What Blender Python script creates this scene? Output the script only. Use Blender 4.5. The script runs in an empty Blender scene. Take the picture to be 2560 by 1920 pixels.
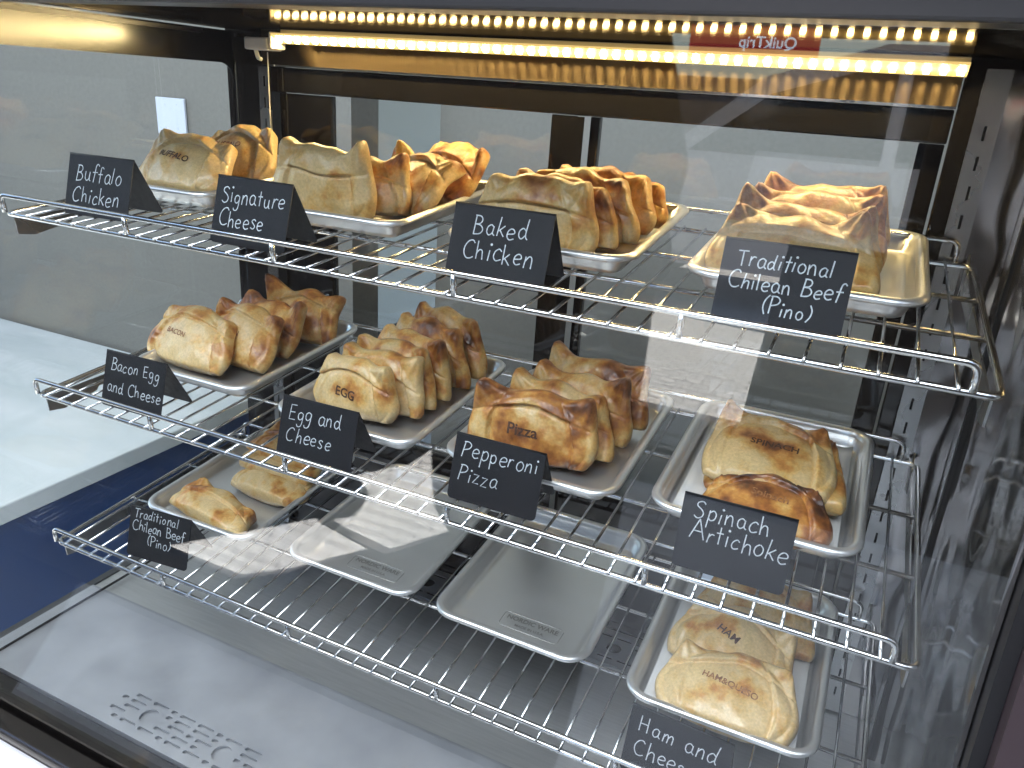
import bpy, bmesh, math, random
import numpy as np
from mathutils import Vector, Matrix, Euler

SC = bpy.context.scene
COL = SC.collection
rnd = random.Random(7)

# ------------------------------------------------------------------ camera
cam_d = bpy.data.cameras.new("camera")
cam = bpy.data.objects.new("camera", cam_d); COL.objects.link(cam)
YAW, PITCH, ROLL = 0.41814, -0.36148, -0.06854
def cam_matrix():
    cy, sy = math.cos(YAW), math.sin(YAW); cp, sp = math.cos(PITCH), math.sin(PITCH); cr, sr = math.cos(ROLL), math.sin(ROLL)
    Rz = Matrix(((cy, sy, 0), (-sy, cy, 0), (0, 0, 1))); Rx = Matrix(((1, 0, 0), (0, cp, sp), (0, -sp, cp)))
    Bm = Matrix(((1, 0, 0), (0, 0, -1), (0, 1, 0))); Rr = Matrix(((cr, sr, 0), (-sr, cr, 0), (0, 0, 1)))
    R = Rr @ Bm @ Rx @ Rz
    M = Matrix((R[0], -R[1], -R[2])).transposed().to_4x4()
    M.translation = Vector((1.10543, -0.69174, 0.73974))
    return M
cam.matrix_world = cam_matrix()
cam_d.sensor_fit = 'HORIZONTAL'; cam_d.sensor_width = 36.0
cam_d.lens = 1931.19 / 2560 * 36.0
cam_d.clip_start = 0.02; cam_d.clip_end = 200
SC.camera = cam

# ------------------------------------------------------------------ light
world = bpy.data.worlds.new("World"); SC.world = world; world.use_nodes = True
wn = world.node_tree.nodes; wl = world.node_tree.links
bg = wn['Background']; sky = wn.new('ShaderNodeTexSky'); sky.sky_type = 'NISHITA'
sky.sun_disc = False; sky.sun_elevation = math.radians(74); sky.sun_rotation = math.radians(160)
wl.new(sky.outputs[0], bg.inputs[0]); bg.inputs[1].default_value = 0.08
sun_d = bpy.data.lights.new("sun", 'SUN'); sun_d.energy = 4.0; sun_d.angle = math.radians(0.5); sun_d.color = (1, .95, .87)
sun = bpy.data.objects.new("sun", sun_d); COL.objects.link(sun)
# sun stands high over the street (towards -y); it reaches the pavement and a ledge, not the case
_e = math.radians(74)
_d = Vector((-.25 * math.cos(_e), .968 * math.cos(_e), -math.sin(_e)))
sun.rotation_euler = _d.to_track_quat('-Z', 'Y').to_euler()
# added area lamp, stands in for soft daylight from the street side
ar_d = bpy.data.lights.new("fill_daylight", 'AREA'); ar_d.shape = 'RECTANGLE'; ar_d.size = 3.0; ar_d.size_y = 1.4
ar_d.energy = 14.0; ar_d.color = (.97, .98, 1.0)
ar = bpy.data.objects.new("fill_daylight", ar_d); COL.objects.link(ar)
ar.location = (0.3, -1.2, 2.1)
ar.rotation_euler = (Vector((0.6, 0.2, 0.25)) - ar.location).to_track_quat('-Z', 'Y').to_euler()
SC.view_settings.view_transform = 'Standard'; SC.view_settings.look = 'None'
SC.view_settings.exposure = 3.0; SC.view_settings.gamma = 1.0; SC.view_settings.use_curve_mapping = False
SC.cycles.use_denoising = True
SC.cycles.max_bounces = 10; SC.cycles.glossy_bounces = 6; SC.cycles.transparent_max_bounces = 24
SC.cycles.diffuse_bounces = 4
SC.cycles.caustics_reflective = False; SC.cycles.caustics_refractive = False
SC.cycles.sample_clamp_indirect = 2.0

# ------------------------------------------------------------------ materials
def mat(name, base=(.5, .5, .5), rough=.5, metal=0.0, spec=.5, emit=None, estr=0, coat=0, coat_r=.1):
    m = bpy.data.materials.new(name); m.use_nodes = True
    b = m.node_tree.nodes['Principled BSDF']
    b.inputs['Base Color'].default_value = (*base, 1); b.inputs['Roughness'].default_value = rough
    b.inputs['Metallic'].default_value = metal; b.inputs['Specular IOR Level'].default_value = spec
    b.inputs['Coat Weight'].default_value = coat; b.inputs['Coat Roughness'].default_value = coat_r
    if emit: b.inputs['Emission Color'].default_value = (*emit, 1); b.inputs['Emission Strength'].default_value = estr
    return m
def N(m, t, **kw):
    n = m.node_tree.nodes.new(t)
    for k, v in kw.items(): setattr(n, k, v)
    return n
def L(m, a, b): m.node_tree.links.new(a, b)
def noise_on(m, scale=(1, 1, 1), nscale=20, detail=4, lo=None, hi=None, rlo=None, rhi=None, bump=0, bdist=.001, coord='Object'):
    """vary base colour, roughness and bump with one noise"""
    b = m.node_tree.nodes['Principled BSDF']
    tc = N(m, 'ShaderNodeTexCoord'); mp = N(m, 'ShaderNodeMapping'); mp.inputs['Scale'].default_value = scale
    L(m, tc.outputs[coord], mp.inputs[0]); nz = N(m, 'ShaderNodeTexNoise'); nz.inputs['Scale'].default_value = nscale
    nz.inputs['Detail'].default_value = detail; L(m, mp.outputs[0], nz.inputs['Vector'])
    if lo:
        r = N(m, 'ShaderNodeValToRGB'); r.color_ramp.elements[0].color = (*lo, 1); r.color_ramp.elements[1].color = (*hi, 1)
        r.color_ramp.elements[0].position = .3; r.color_ramp.elements[1].position = .7
        L(m, nz.outputs[0], r.inputs[0]); L(m, r.outputs[0], b.inputs['Base Color'])
    if rlo is not None:
        q = N(m, 'ShaderNodeMapRange'); q.inputs[1].default_value = .3; q.inputs[2].default_value = .7
        q.inputs[3].default_value = rlo; q.inputs[4].default_value = rhi
        L(m, nz.outputs[0], q.inputs[0]); L(m, q.outputs[0], b.inputs['Roughness'])
    if bump:
        bp = N(m, 'ShaderNodeBump'); bp.inputs['Strength'].default_value = bump; bp.inputs['Distance'].default_value = bdist
        L(m, nz.outputs[0], bp.inputs['Height']); L(m, bp.outputs[0], b.inputs['Normal'])
    return m
M = {}
M['chrome'] = noise_on(mat('chrome', (.62, .62, .62), .12, 1), nscale=60, rlo=.08, rhi=.2)
M['alu'] = noise_on(mat('aluminium', (.78, .77, .75), .3, .84), (2, 5, 2), 4, 2, lo=(.74, .735, .72), hi=(.79, .785, .775), rlo=.30, rhi=.37)
M['alu_emboss'] = mat('aluminium_emboss', (.42, .41, .39), .4, 1)
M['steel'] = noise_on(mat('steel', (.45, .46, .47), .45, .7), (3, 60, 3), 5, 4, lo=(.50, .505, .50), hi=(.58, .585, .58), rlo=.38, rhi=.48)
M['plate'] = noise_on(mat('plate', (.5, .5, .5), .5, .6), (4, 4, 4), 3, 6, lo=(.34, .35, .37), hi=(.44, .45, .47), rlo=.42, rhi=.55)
M['pilaster'] = noise_on(mat('pilaster', (.36, .36, .36), .28, 1), nscale=8, rlo=.2, rhi=.36)
M['film'] = noise_on(mat('film_steel', (.30, .29, .29), .16, .9), (1, 1, .8), 7, 1.0, rlo=.06, rhi=.12, bump=.5, bdist=.03)
M['black'] = noise_on(mat('black_frame', (.009, .008, .0075), .08), nscale=4, rlo=.05, rhi=.1)
M['header'] = mat('dark_header', (.095, .068, .038), .33, 1)      # grained across: highlights stretch up and down
_b = M['header'].node_tree.nodes['Principled BSDF']; _t = N(M['header'], 'ShaderNodeTangent'); _t.direction_type = 'RADIAL'; _t.axis = 'Z'
L(M['header'], _t.outputs[0], _b.inputs['Tangent']); _b.inputs['Anisotropic'].default_value = .96; _b.inputs['Anisotropic Rotation'].default_value = .25
def dull_mirror(name, col, rough):
    m = bpy.data.materials.new(name); m.use_nodes = True; nt = m.node_tree; nt.nodes.clear()
    out = N(m, 'ShaderNodeOutputMaterial'); ad = N(m, 'ShaderNodeAddShader'); df = N(m, 'ShaderNodeBsdfDiffuse'); gl = N(m, 'ShaderNodeBsdfGlossy')
    df.inputs[0].default_value = (.008, .007, .006, 1); gl.inputs[0].default_value = (*col, 1); gl.inputs['Roughness'].default_value = rough
    L(m, df.outputs[0], ad.inputs[0]); L(m, gl.outputs[0], ad.inputs[1]); L(m, ad.outputs[0], out.inputs[0]); return m
M['ceil'] = dull_mirror('dark_ceiling', (.085, .075, .06), .06)
M['frit'] = mat('black_frit', (.012, .011, .01), .2, spec=1.0)
M['slot'] = mat('slot_shade', (.004, .004, .004), .8)  # near black, stands in for the shade inside slots
M['matblack'] = noise_on(mat('card_black', (.010, .011, .014), .5, spec=.22), nscale=120, rlo=.45, rhi=.6)
M['chalk'] = noise_on(mat('chalk_marker', (.72, .77, .8), .8), nscale=400, lo=(.33, .37, .40), hi=(.62, .66, .69))
M['gasket'] = mat('gasket', (.006, .006, .007), .5)
M['bronze'] = noise_on(mat('bronze_post', (.07, .05, .055), .35, .5), nscale=20, rlo=.3, rhi=.42)
M['rail'] = mat('top_rail', (.10, .10, .105), .3, .8)
M['raildark'] = mat('top_rail_dark', (.015, .015, .016), .35)
M['white_plastic'] = mat('white_plastic', (.75, .73, .7), .4)
M['led'] = mat('led_bead', (1, .9, .6), .5, emit=(1, .74, .34), estr=38)
M['ledbar'] = mat('led_bar', (.10, .08, .04), .5, emit=(1, .66, .22), estr=.13)
M['bluepaint'] = noise_on(mat('navy_paint', (.012, .045, .13), .35), nscale=3, lo=(.010, .045, .15), hi=(.014, .06, .19))
M['quartz'] = noise_on(mat('white_quartz', (.72, .76, .76), .25), (1, 3, 1), 3, 5, lo=(.60, .66, .66), hi=(.74, .78, .78))
M['wall'] = noise_on(mat('grey_wall', (.3, .3, .28), .75), nscale=90, detail=2, lo=(.182, .174, .152), hi=(.205, .197, .172), bump=.08, bdist=.001)
M['wall3'] = noise_on(mat('side_wall', (.4, .39, .36), .75), nscale=90, detail=2, lo=(.40, .39, .36), hi=(.44, .43, .40))
M['wall2'] = noise_on(mat('grey_wall_lit', (.36, .36, .34), .75), nscale=90, detail=2, lo=(.205, .2, .175), hi=(.228, .222, .196), bump=.08, bdist=.001)  # lighter tone carries the stronger light on the partition
M['darkwall'] = noise_on(mat('dark_wall_paint', (.012, .011, .012), .7), nscale=5, lo=(.06, .054, .055), hi=(.09, .078, .08))
M['ceilpaint'] = mat('ceiling_paint', (.45, .45, .44), .8)
M['veil'] = mat('veil_panel', (.62, .68, .80), .5)  # pale blue of the added reflector panels
M['base'] = mat('baseboard_black', (.012, .012, .013), .45)
M['floor'] = noise_on(mat('floor_grey', (.16, .17, .18), .4), nscale=2, lo=(.36, .37, .38), hi=(.44, .45, .45))
M['cabwhite'] = mat('cabinet_white', (.85, .86, .9), .45)
M['switch'] = mat('switch_plate', (.62, .66, .74), .4)
M['paper'] = noise_on(mat('parchment', (.74, .73, .71), .65), nscale=14, lo=(.68, .67, .65), hi=(.78, .77, .75), bump=.1, bdist=.002)
M['brand'] = noise_on(mat('burnt_brand', (.05, .02, .012), .6), nscale=300, lo=(.025, .012, .008), hi=(.13, .055, .03))
M['brand_faint'] = noise_on(mat('faded_brand', (.3, .12, .05), .6), nscale=260, lo=(.13, .045, .025), hi=(.50, .24, .09))
M['red'] = mat('red_fascia', (.30, .035, .03), .5, emit=(.6, .06, .05), estr=.35)  # glow added to lift the fascia out of its shade
M['signwhite'] = mat('sign_white', (.85, .87, .95), .5, emit=(.8, .88, 1), estr=.6)  # glow added so the shaded lettering shows in the glass
M['asphalt'] = noise_on(mat('asphalt', (.06, .06, .062), .85), nscale=40, lo=(.045, .045, .047), hi=(.08, .08, .08))
M['building'] = noise_on(mat('store_wall', (.25, .1, .08), .8), nscale=2, lo=(.16, .12, .11), hi=(.24, .2, .18))
M['carpaint'] = mat('car_paint', (.5, .5, .53), .3, .1, coat=.6)
M['carglass'] = mat('car_glass', (.02, .025, .03), .08)
M['tyre'] = mat('tyre', (.02, .02, .02), .8)
M['lamp_red'] = mat('tail_lamp', (.5, .02, .02), .3)
def pavers():
    m = mat('pavers', (.4, .38, .35), .85)
    b = m.node_tree.nodes['Principled BSDF']; tc = N(m, 'ShaderNodeTexCoord'); br = N(m, 'ShaderNodeTexBrick')
    br.inputs['Scale'].default_value = 4; br.inputs['Mortar Size'].default_value = .03
    br.inputs['Color1'].default_value = (.66, .64, .61, 1); br.inputs['Color2'].default_value = (.58, .565, .54, 1); br.inputs['Mortar'].default_value = (.36, .345, .33, 1)
    L(m, tc.outputs['Object'], br.inputs[0]); L(m, br.outputs[0], b.inputs['Base Color'])
    return m
M['pavers'] = pavers()
def glass(name, tint=(.97, .985, .98), bump=0):
    m = bpy.data.materials.new(name); m.use_nodes = True; nt = m.node_tree; nt.nodes.clear()
    out = N(m, 'ShaderNodeOutputMaterial'); mix = N(m, 'ShaderNodeMixShader'); tr = N(m, 'ShaderNodeBsdfTransparent'); gl = N(m, 'ShaderNodeBsdfGlossy')
    tr.inputs[0].default_value = (*tint, 1); gl.inputs['Roughness'].default_value = 0.0
    fr = N(m, 'ShaderNodeFresnel'); ge = N(m, 'ShaderNodeNewGeometry'); ma = N(m, 'ShaderNodeMapRange')
    ma.inputs[3].default_value = 1.5; ma.inputs[4].default_value = 1 / 1.5     # same reflectance from either side
    L(m, ge.outputs['Backfacing'], ma.inputs[0]); L(m, ma.outputs[0], fr.inputs[0])
    L(m, fr.outputs[0], mix.inputs[0]); L(m, tr.outputs[0], mix.inputs[1]); L(m, gl.outputs[0], mix.inputs[2]); L(m, mix.outputs[0], out.inputs[0])
    if bump:
        tc = N(m, 'ShaderNodeTexCoord'); mp = N(m, 'ShaderNodeMapping'); mp.inputs['Scale'].default_value = (1, 1, .5)
        nz = N(m, 'ShaderNodeTexNoise'); nz.inputs['Scale'].default_value = 9; nz.inputs['Detail'].default_value = 1.5; bp = N(m, 'ShaderNodeBump')
        bp.inputs['Strength'].default_value = bump; bp.inputs['Distance'].default_value = .02
        L(m, tc.outputs['Object'], mp.inputs[0]); L(m, mp.outputs[0], nz.inputs['Vector']); L(m, nz.outputs[0], bp.inputs['Height']); L(m, bp.outputs[0], gl.inputs['Normal'])
    return m
M['glass'] = glass('pane_glass')
M['glass_film'] = glass('film_glass', (.9, .93, .92), .35)
def dough():
    m = mat('baked_dough', (.7, .5, .26), .42, coat=.45, coat_r=.16)
    b = m.node_tree.nodes['Principled BSDF']
    oi = N(m, 'ShaderNodeObjectInfo'); tc = N(m, 'ShaderNodeTexCoord'); ad = N(m, 'ShaderNodeVectorMath', operation='ADD'); mu = N(m, 'ShaderNodeVectorMath', operation='SCALE')
    cb = N(m, 'ShaderNodeCombineXYZ')
    for i in range(3): L(m, oi.outputs['Random'], cb.inputs[i])
    L(m, cb.outputs[0], mu.inputs[0]); mu.inputs['Scale'].default_value = 37.0
    L(m, tc.outputs['Object'], ad.inputs[0]); L(m, mu.outputs[0], ad.inputs[1])
    def nz(s, d, r=.5):
        n = N(m, 'ShaderNodeTexNoise'); n.inputs['Scale'].default_value = s; n.inputs['Detail'].default_value = d; n.inputs['Roughness'].default_value = r
        L(m, ad.outputs[0], n.inputs['Vector']); return n
    big, mid, fine = nz(24, 3, .5), nz(80, 2), nz(300, 2)
    at = N(m, 'ShaderNodeAttribute'); at.attribute_name = 'bake'
    def math2(op, a, bb):
        n = N(m, 'ShaderNodeMath', operation=op)
        for i, x in enumerate((a, bb)):
            if isinstance(x, (int, float)): n.inputs[i].default_value = x
            else: L(m, x, n.inputs[i])
        return n.outputs[0]
    s = math2('ADD', math2('MULTIPLY', math2('SUBTRACT', big.outputs[0], .5), 2.0), math2('MULTIPLY', math2('SUBTRACT', mid.outputs[0], .5), .45))
    s = math2('ADD', s, at.outputs['Fac'])
    r = N(m, 'ShaderNodeValToRGB'); e = r.color_ramp.elements
    e[0].position = .05; e[0].color = (.74, .53, .25, 1); e[1].position = .95; e[1].color = (.055, .018, .007, 1)
    for p, c in ((.26, (.70, .43, .14)), (.42, (.57, .26, .06)), (.60, (.36, .13, .03)), (.78, (.17, .055, .015))):
        x = e.new(p); x.color = (*c, 1)
    L(m, s, r.inputs[0]); 
    # floury speckle
    mx = N(m, 'ShaderNodeMixRGB', blend_type='MULTIPLY'); mx.inputs[0].default_value = 1
    sp = N(m, 'ShaderNodeMapRange'); sp.inputs[1].default_value = .3; sp.inputs[2].default_value = .7; sp.inputs[3].default_value = .86; sp.inputs[4].default_value = 1.08
    L(m, fine.outputs[0], sp.inputs[0]); L(m, r.outputs[0], mx.inputs[1]); L(m, sp.outputs[0], mx.inputs[2]); L(m, mx.outputs[0], b.inputs['Base Color'])
    h = math2('ADD', math2('MULTIPLY', mid.outputs[0], 1.0), math2('MULTIPLY', fine.outputs[0], .28))
    bp = N(m, 'ShaderNodeBump'); bp.inputs['Strength'].default_value = .5; bp.inputs['Distance'].default_value = .0024
    L(m, h, bp.inputs['Height']); L(m, bp.outputs[0], b.inputs['Normal']); L(m, bp.outputs[0], b.inputs['Coat Normal'])
    rr = N(m, 'ShaderNodeMapRange'); rr.inputs[1].default_value = .3; rr.inputs[2].default_value = .7; rr.inputs[3].default_value = .3; rr.inputs[4].default_value = .6
    L(m, mid.outputs[0], rr.inputs[0]); L(m, rr.outputs[0], b.inputs['Roughness'])
    b.inputs['Subsurface Weight'].default_value = .12; b.inputs['Subsurface Radius'].default_value = (.006, .003, .0012); b.inputs['Subsurface Scale'].default_value = 1.0
    return m
M['dough'] = dough()

# ------------------------------------------------------------------ mesh helpers
class MB:
    def __init__(s): s.v = []; s.f = []
    def add(s, vs, fs):
        o = len(s.v); s.v += [tuple(x) for x in vs]; s.f += [tuple(i + o for i in f) for f in fs]; return s
    def box(s, x0, x1, y0, y1, z0, z1):
        return s.add([(x0, y0, z0), (x1, y0, z0), (x1, y1, z0), (x0, y1, z0), (x0, y0, z1), (x1, y0, z1), (x1, y1, z1), (x0, y1, z1)],
                     [(3, 2, 1, 0), (4, 5, 6, 7), (0, 1, 5, 4), (1, 2, 6, 5), (2, 3, 7, 6), (3, 0, 4, 7)])
    def tube(s, pts, r, n=8, closed=False, flat=1.0, up=None):
        P = [Vector(p) for p in pts]; k = len(P); rings = []
        prev = None
        for i in range(k):
            a = P[(i - 1) % k] if (closed or i) else P[i]; c = P[(i + 1) % k] if (closed or i < k - 1) else P[i]
            t = (c - a)
            t = t.normalized() if t.length > 1e-9 else Vector((1, 0, 0))
            if up is not None: nrm = Vector(up)
            elif prev is None:
                nrm = Vector((0, 0, 1)) if abs(t.z) < .9 else Vector((1, 0, 0))
            else: nrm = prev
            bn = t.cross(nrm)
            if bn.length < 1e-6: bn = t.cross(Vector((0, 1, 0)))
            bn.normalize(); nrm = bn.cross(t).normalized(); prev = nrm
            rings.append([P[i] + bn * (math.cos(2 * math.pi * j / n) * r) + nrm * (math.sin(2 * math.pi * j / n) * r * flat) for j in range(n)])
        vs = [p for rg in rings for p in rg]; fs = []
        m = k if closed else k - 1
        for i in range(m):
            for j in range(n):
                a = i * n + j; b = i * n + (j + 1) % n; i2 = (i + 1) % k
                fs.append((a, b, i2 * n + (j + 1) % n, i2 * n + j))
        if not closed:
            fs.append(tuple(range(n - 1, -1, -1))); fs.append(tuple((k - 1) * n + j for j in range(n)))
        return s.add(vs, fs)
    def build(s, name, m, parent=None, smooth=False, bevel=0, seg=2):
        me = bpy.data.meshes.new(name); me.from_pydata(s.v, [], s.f); me.update()
        bm = bmesh.new(); bm.from_mesh(me)
        if bevel: bmesh.ops.bevel(bm, geom=bm.edges[:], offset=bevel, segments=seg, affect='EDGES', profile=.5, clamp_overlap=True)
        bmesh.ops.recalc_face_normals(bm, faces=bm.faces[:]); bm.to_mesh(me); bm.free()
        if smooth: me.polygons.foreach_set('use_smooth', [True] * len(me.polygons))
        if m: me.materials.append(m if not isinstance(m, str) else M[m])
        o = bpy.data.objects.new(name, me); COL.objects.link(o)
        if parent: o.parent = parent
        return o
def box(name, m, b, parent=None, bevel=0): return MB().box(*b).build(name, m, parent, bevel=bevel)
def fillet(pts, r, n=5):
    P = [Vector(p) for p in pts]; out = [P[0]]
    for i in range(1, len(P) - 1):
        a, b, c = P[i - 1], P[i], P[i + 1]; d1 = (a - b).normalized(); d2 = (c - b).normalized(); rr = min(r, (a - b).length * .45, (c - b).length * .45)
        p0 = b + d1 * rr; p1 = b + d2 * rr
        for k in range(n + 1):
            t = k / n; out.append(p0 * (1 - t) ** 2 + b * 2 * t * (1 - t) + p1 * t * t)
    out.append(P[-1]); return out
def empty(name, loc=(0, 0, 0), rot=(0, 0, 0), parent=None):
    o = bpy.data.objects.new(name, None); COL.objects.link(o); o.location = loc; o.rotation_euler = rot; o.empty_display_size = .02
    if parent: o.parent = parent
    return o
def tag(o, label=None, cat=None, group=None, kind=None):
    for k, v in (('label', label), ('category', cat), ('group', group), ('kind', kind)):
        if v: o[k] = v
    return o
def copy_tree(o, parent=None):
    c = o.copy(); COL.objects.link(c)
    if parent: c.parent = parent
    for ch in list(o.children): copy_tree(ch, c)
    return c
def filled(name, m, loops, thick, parent=None, mw=None):
    """flat sheet with holes: first loop is the outline, others are holes (2-D), given thickness"""
    cu = bpy.data.curves.new(name, 'CURVE'); cu.dimensions = '2D'; cu.fill_mode = 'BOTH'; cu.extrude = thick / 2
    for lp in loops:
        sp = cu.splines.new('POLY'); sp.points.add(len(lp) - 1)
        for p, q in zip(sp.points, lp): p.co = (q[0], q[1], 0, 1)
        sp.use_cyclic_u = True
    t = bpy.data.objects.new('tmp', cu); COL.objects.link(t)
    dg = bpy.context.evaluated_depsgraph_get(); me = bpy.data.meshes.new_from_object(t.evaluated_get(dg)); bpy.data.objects.remove(t)
    me.name = name; me.materials.clear(); me.materials.append(M[m])
    if mw is not None: me.transform(mw)
    o = bpy.data.objects.new(name, me); COL.objects.link(o)
    if parent: o.parent = parent
    return o
def text_mesh(txt, size, subdiv=0):
    cu = bpy.data.curves.new('t', 'FONT'); cu.body = txt; cu.size = size; cu.align_x = 'CENTER'; cu.align_y = 'CENTER'; cu.extrude = 0; cu.resolution_u = 3
    cu.offset = size * .02
    t = bpy.data.objects.new('tmp', cu); COL.objects.link(t)
    dg = bpy.context.evaluated_depsgraph_get(); me = bpy.data.meshes.new_from_object(t.evaluated_get(dg)); bpy.data.objects.remove(t)
    if subdiv:
        bm = bmesh.new(); bm.from_mesh(me); bmesh.ops.triangulate(bm, faces=bm.faces[:])
        for _ in range(subdiv + 2):
            es = [e for e in bm.edges if e.calc_length() > size * .09]
            if not es: break
            bmesh.ops.subdivide_edges(bm, edges=es, cuts=1); bmesh.ops.triangulate(bm, faces=bm.faces[:])
        bm.to_mesh(me); bm.free()
    return me
def slot_loop(cx, cy, lx, ly, n=6):
    r = ly / 2; a = lx / 2 - r; out = []
    for k in range(n + 1): t = -math.pi / 2 + math.pi * k / n; out.append((cx + a + r * math.cos(t), cy + r * math.sin(t)))
    for k in range(n + 1): t = math.pi / 2 + math.pi * k / n; out.append((cx - a + r * math.cos(t), cy + r * math.sin(t)))
    return out
def circ(cx, cy, r, n=20): return [(cx + r * math.cos(2 * math.pi * k / n), cy + r * math.sin(2 * math.pi * k / n)) for k in range(n)]

# ------------------------------------------------------------------ setting
GZ = -1.2
tag(box('sidewalk', 'pavers', (-9, 9, -9.5, -0.6, GZ - .2, GZ)), kind='structure')
tag(box('road', 'asphalt', (-40, 40, -60, -9.5, GZ - .3, GZ - .12)), kind='structure')
tag(box('floor', 'floor', (-9, 9, -0.6, 8, GZ - .2, GZ - .002)), kind='structure')
# wall behind the counter, with its switch plate
wl1 = empty('wall', (-1.0, 1.0, GZ)); tag(wl1, 'grey painted wall with a blank switch plate behind the white counter', 'wall')
box('wall_panel', 'wall', (-4.0, 0.86, 0, .12, 0, 4.09), wl1)
# wall seen through the doors: side wall running back, with a black baseboard
wl2 = empty('wall', (-2.2, 3.5, GZ)); tag(wl2, 'grey side wall with black baseboard seen through the left sliding door', 'wall')
box('wall_panel', 'wall3', (-.12, 0, -2.38, 4.0, 0, 4.0), wl2)
box('baseboard', 'base', (0.002, .02, -2.38, 4.0, .003, .14), wl2)
wl3 = empty('wall', (0, 1.3, GZ)); tag(wl3, 'grey partition wall standing close behind the sliding doors', 'wall')
box('wall_panel', 'wall2', (-.055, 4.0, 0, .1, 0, 4.0), wl3)
wl4 = empty('wall', (1.95, .2, GZ)); tag(wl4, 'dark wall to the right of the glass display case', 'wall')
box('wall_panel', 'darkwall', (0, .1, -1.2, 1.1, 0, 3.2), wl4)
sw = empty('switch_plate', (-.755, .994, .611)); tag(sw, 'pale blank switch plate on the grey wall above the counter', 'switch plate')
box('plate', 'switch', (-.055, .055, -.004, .004, -.05, .05), sw, bevel=.002)
for sx in (-.023, .023):
    for sz in (-.032, .032): MB().tube([(sx, -.004, sz), (sx, -.0055, sz)], .0032, 10).build('screw', 'switch', sw)
ct = empty('counter', (-.45, .55, GZ)); tag(ct, 'navy counter with thick white stone top left of the display case', 'counter')
box('countertop', 'quartz', (-2.6, 0.012, -.62, .438, 1.006, 1.05), ct, bevel=.004)
box('counter_body', 'bluepaint', (-2.6, 0, -.6, .435, 0, 1.004), ct)
# unseen dark screen added behind the viewer; its cut-outs shape the glass reflections
def screen_loops():
    out = [(-3.2, GZ + .002), (4.5, GZ + .002), (4.5, 1.35), (-3.2, 1.35)]
    door = [(.59, .92), (1.17, .95), (1.17, .46), (.94, .46), (.905, .02), (.638, .02), (.641, .33), (.68, .60)]  # cut-out sized to the bright street reflection
    p1 = [(-.825, -.322), (-.48, -.262), (-.27, -.224), (-.05, -.240), (-.32, -.297), (-.49, -.323)]  # cut-outs drawn to the low bright patches mirrored in the glass
    p2 = [(-.26, -.228), (-.14, -.207), (-.125, -.182), (-.20, -.163), (.0, -.125), (.06, -.10), (.09, -.145), (.115, -.169), (.185, -.193), (-.005, -.238)]
    return [out, door, p1, p2]
sf = empty('reflection_screen', (0, -1.28, 0)); tag(sf, 'unseen dark screen behind the viewer, cut to shape the reflections', 'reflection screen')
filled('screen_sheet', 'darkwall', screen_loops(), .02, sf, Matrix.Rotation(math.pi / 2, 4, 'X'))
tag(box('sun_block_ceiling', 'ceilpaint', (-4.5, 5, -1.06, 9.0, 2.9, 3.05)), kind='structure')  # unseen slab added to keep the sun off the case
box('veil_panel', 'veil', (-1.05, 3.2, .012, .03, GZ + .01, -.389), sf)  # unseen pale panel added to haze the front glass by reflection
box('veil_panel_side', 'veil', (.66, 1.7, .012, .03, -.388, -.07), sf)  # second added panel, hazes the glass at lower right
# across the street
st = empty('store_building', (-1.0, -14.0, GZ)); tag(st, 'low store with a red fascia across the street', 'building')
box('wall', 'building', (-9, 12, -4, -.1, 0, 2.4), st)
box('fascia', 'red', (-1.45, .70, -.1, 0, 2.62, 3.25), st)
me = text_mesh('QuikTrip', .255); me.materials.clear(); me.materials.append(M['signwhite'])
sg = bpy.data.objects.new('sign_lettering', me); COL.objects.link(sg); sg.parent = st; sg.location = (-.13, .012, 2.97); sg.rotation_euler = (math.pi / 2, 0, math.pi)
box('roof', 'building', (-9.2, 12.2, -4.2, .1, 3.4, 3.6), st)
cr = empty('parked_car', (.56, -8.2, GZ), (0, 0, math.pi)); cr.scale = (1.2, 1, 1.33); tag(cr, 'silver car parked along the sunny sidewalk', 'car')
prof = [(-2.2, .35), (2.2, .35), (2.25, .8), (2.0, 1.0), (1.2, 1.1), (.5, 1.62), (-.3, 1.85), (-1.6, 1.85), (-2.1, 1.2), (-2.25, .9)]
vs = [(x, y, z) for y in (-.9, .9) for x, z in prof]; n = len(prof)
MB().add(vs, [tuple(range(n)), tuple(range(2 * n - 1, n - 1, -1))] + [(i, (i + 1) % n, (i + 1) % n + n, i + n) for i in range(n)]).build('body', 'carpaint', cr, bevel=.05)
for q in ([(1.05, 1.14), (.45, 1.56), (-.25, 1.76), (-.4, 1.76), (-.4, 1.14)], [(-.5, 1.14), (-.5, 1.76), (-1.5, 1.76), (-1.9, 1.2)]):
    vs = [(x, y, z) for y in (-.905, .905) for x, z in q]; n = len(q)
    MB().add(vs, [tuple(range(n)), tuple(range(2 * n - 1, n - 1, -1))] + [(i, (i + 1) % n, (i + 1) % n + n, i + n) for i in range(n)]).build('window', 'carglass', cr)
for sx in (-1.4, 1.4):
    for sy in (-.8, .8): MB().tube([(sx, sy - .11, .34), (sx, sy + .11, .34)], .34, 24).build('wheel', 'tyre', cr)
box('tail_lamp', 'lamp_red', (2.2, 2.27, .5, .85, .75, .9), cr)

# ------------------------------------------------------------------ display case
dc = empty('display_case', (0, 0, 0)); tag(dc, 'glass food display case with black frame, steel deck and lit top', 'display case')
DZ = -.15
box('deck', 'steel', (-.045, 1.30, .0, .52, DZ - .02, DZ - .004), dc)
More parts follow.
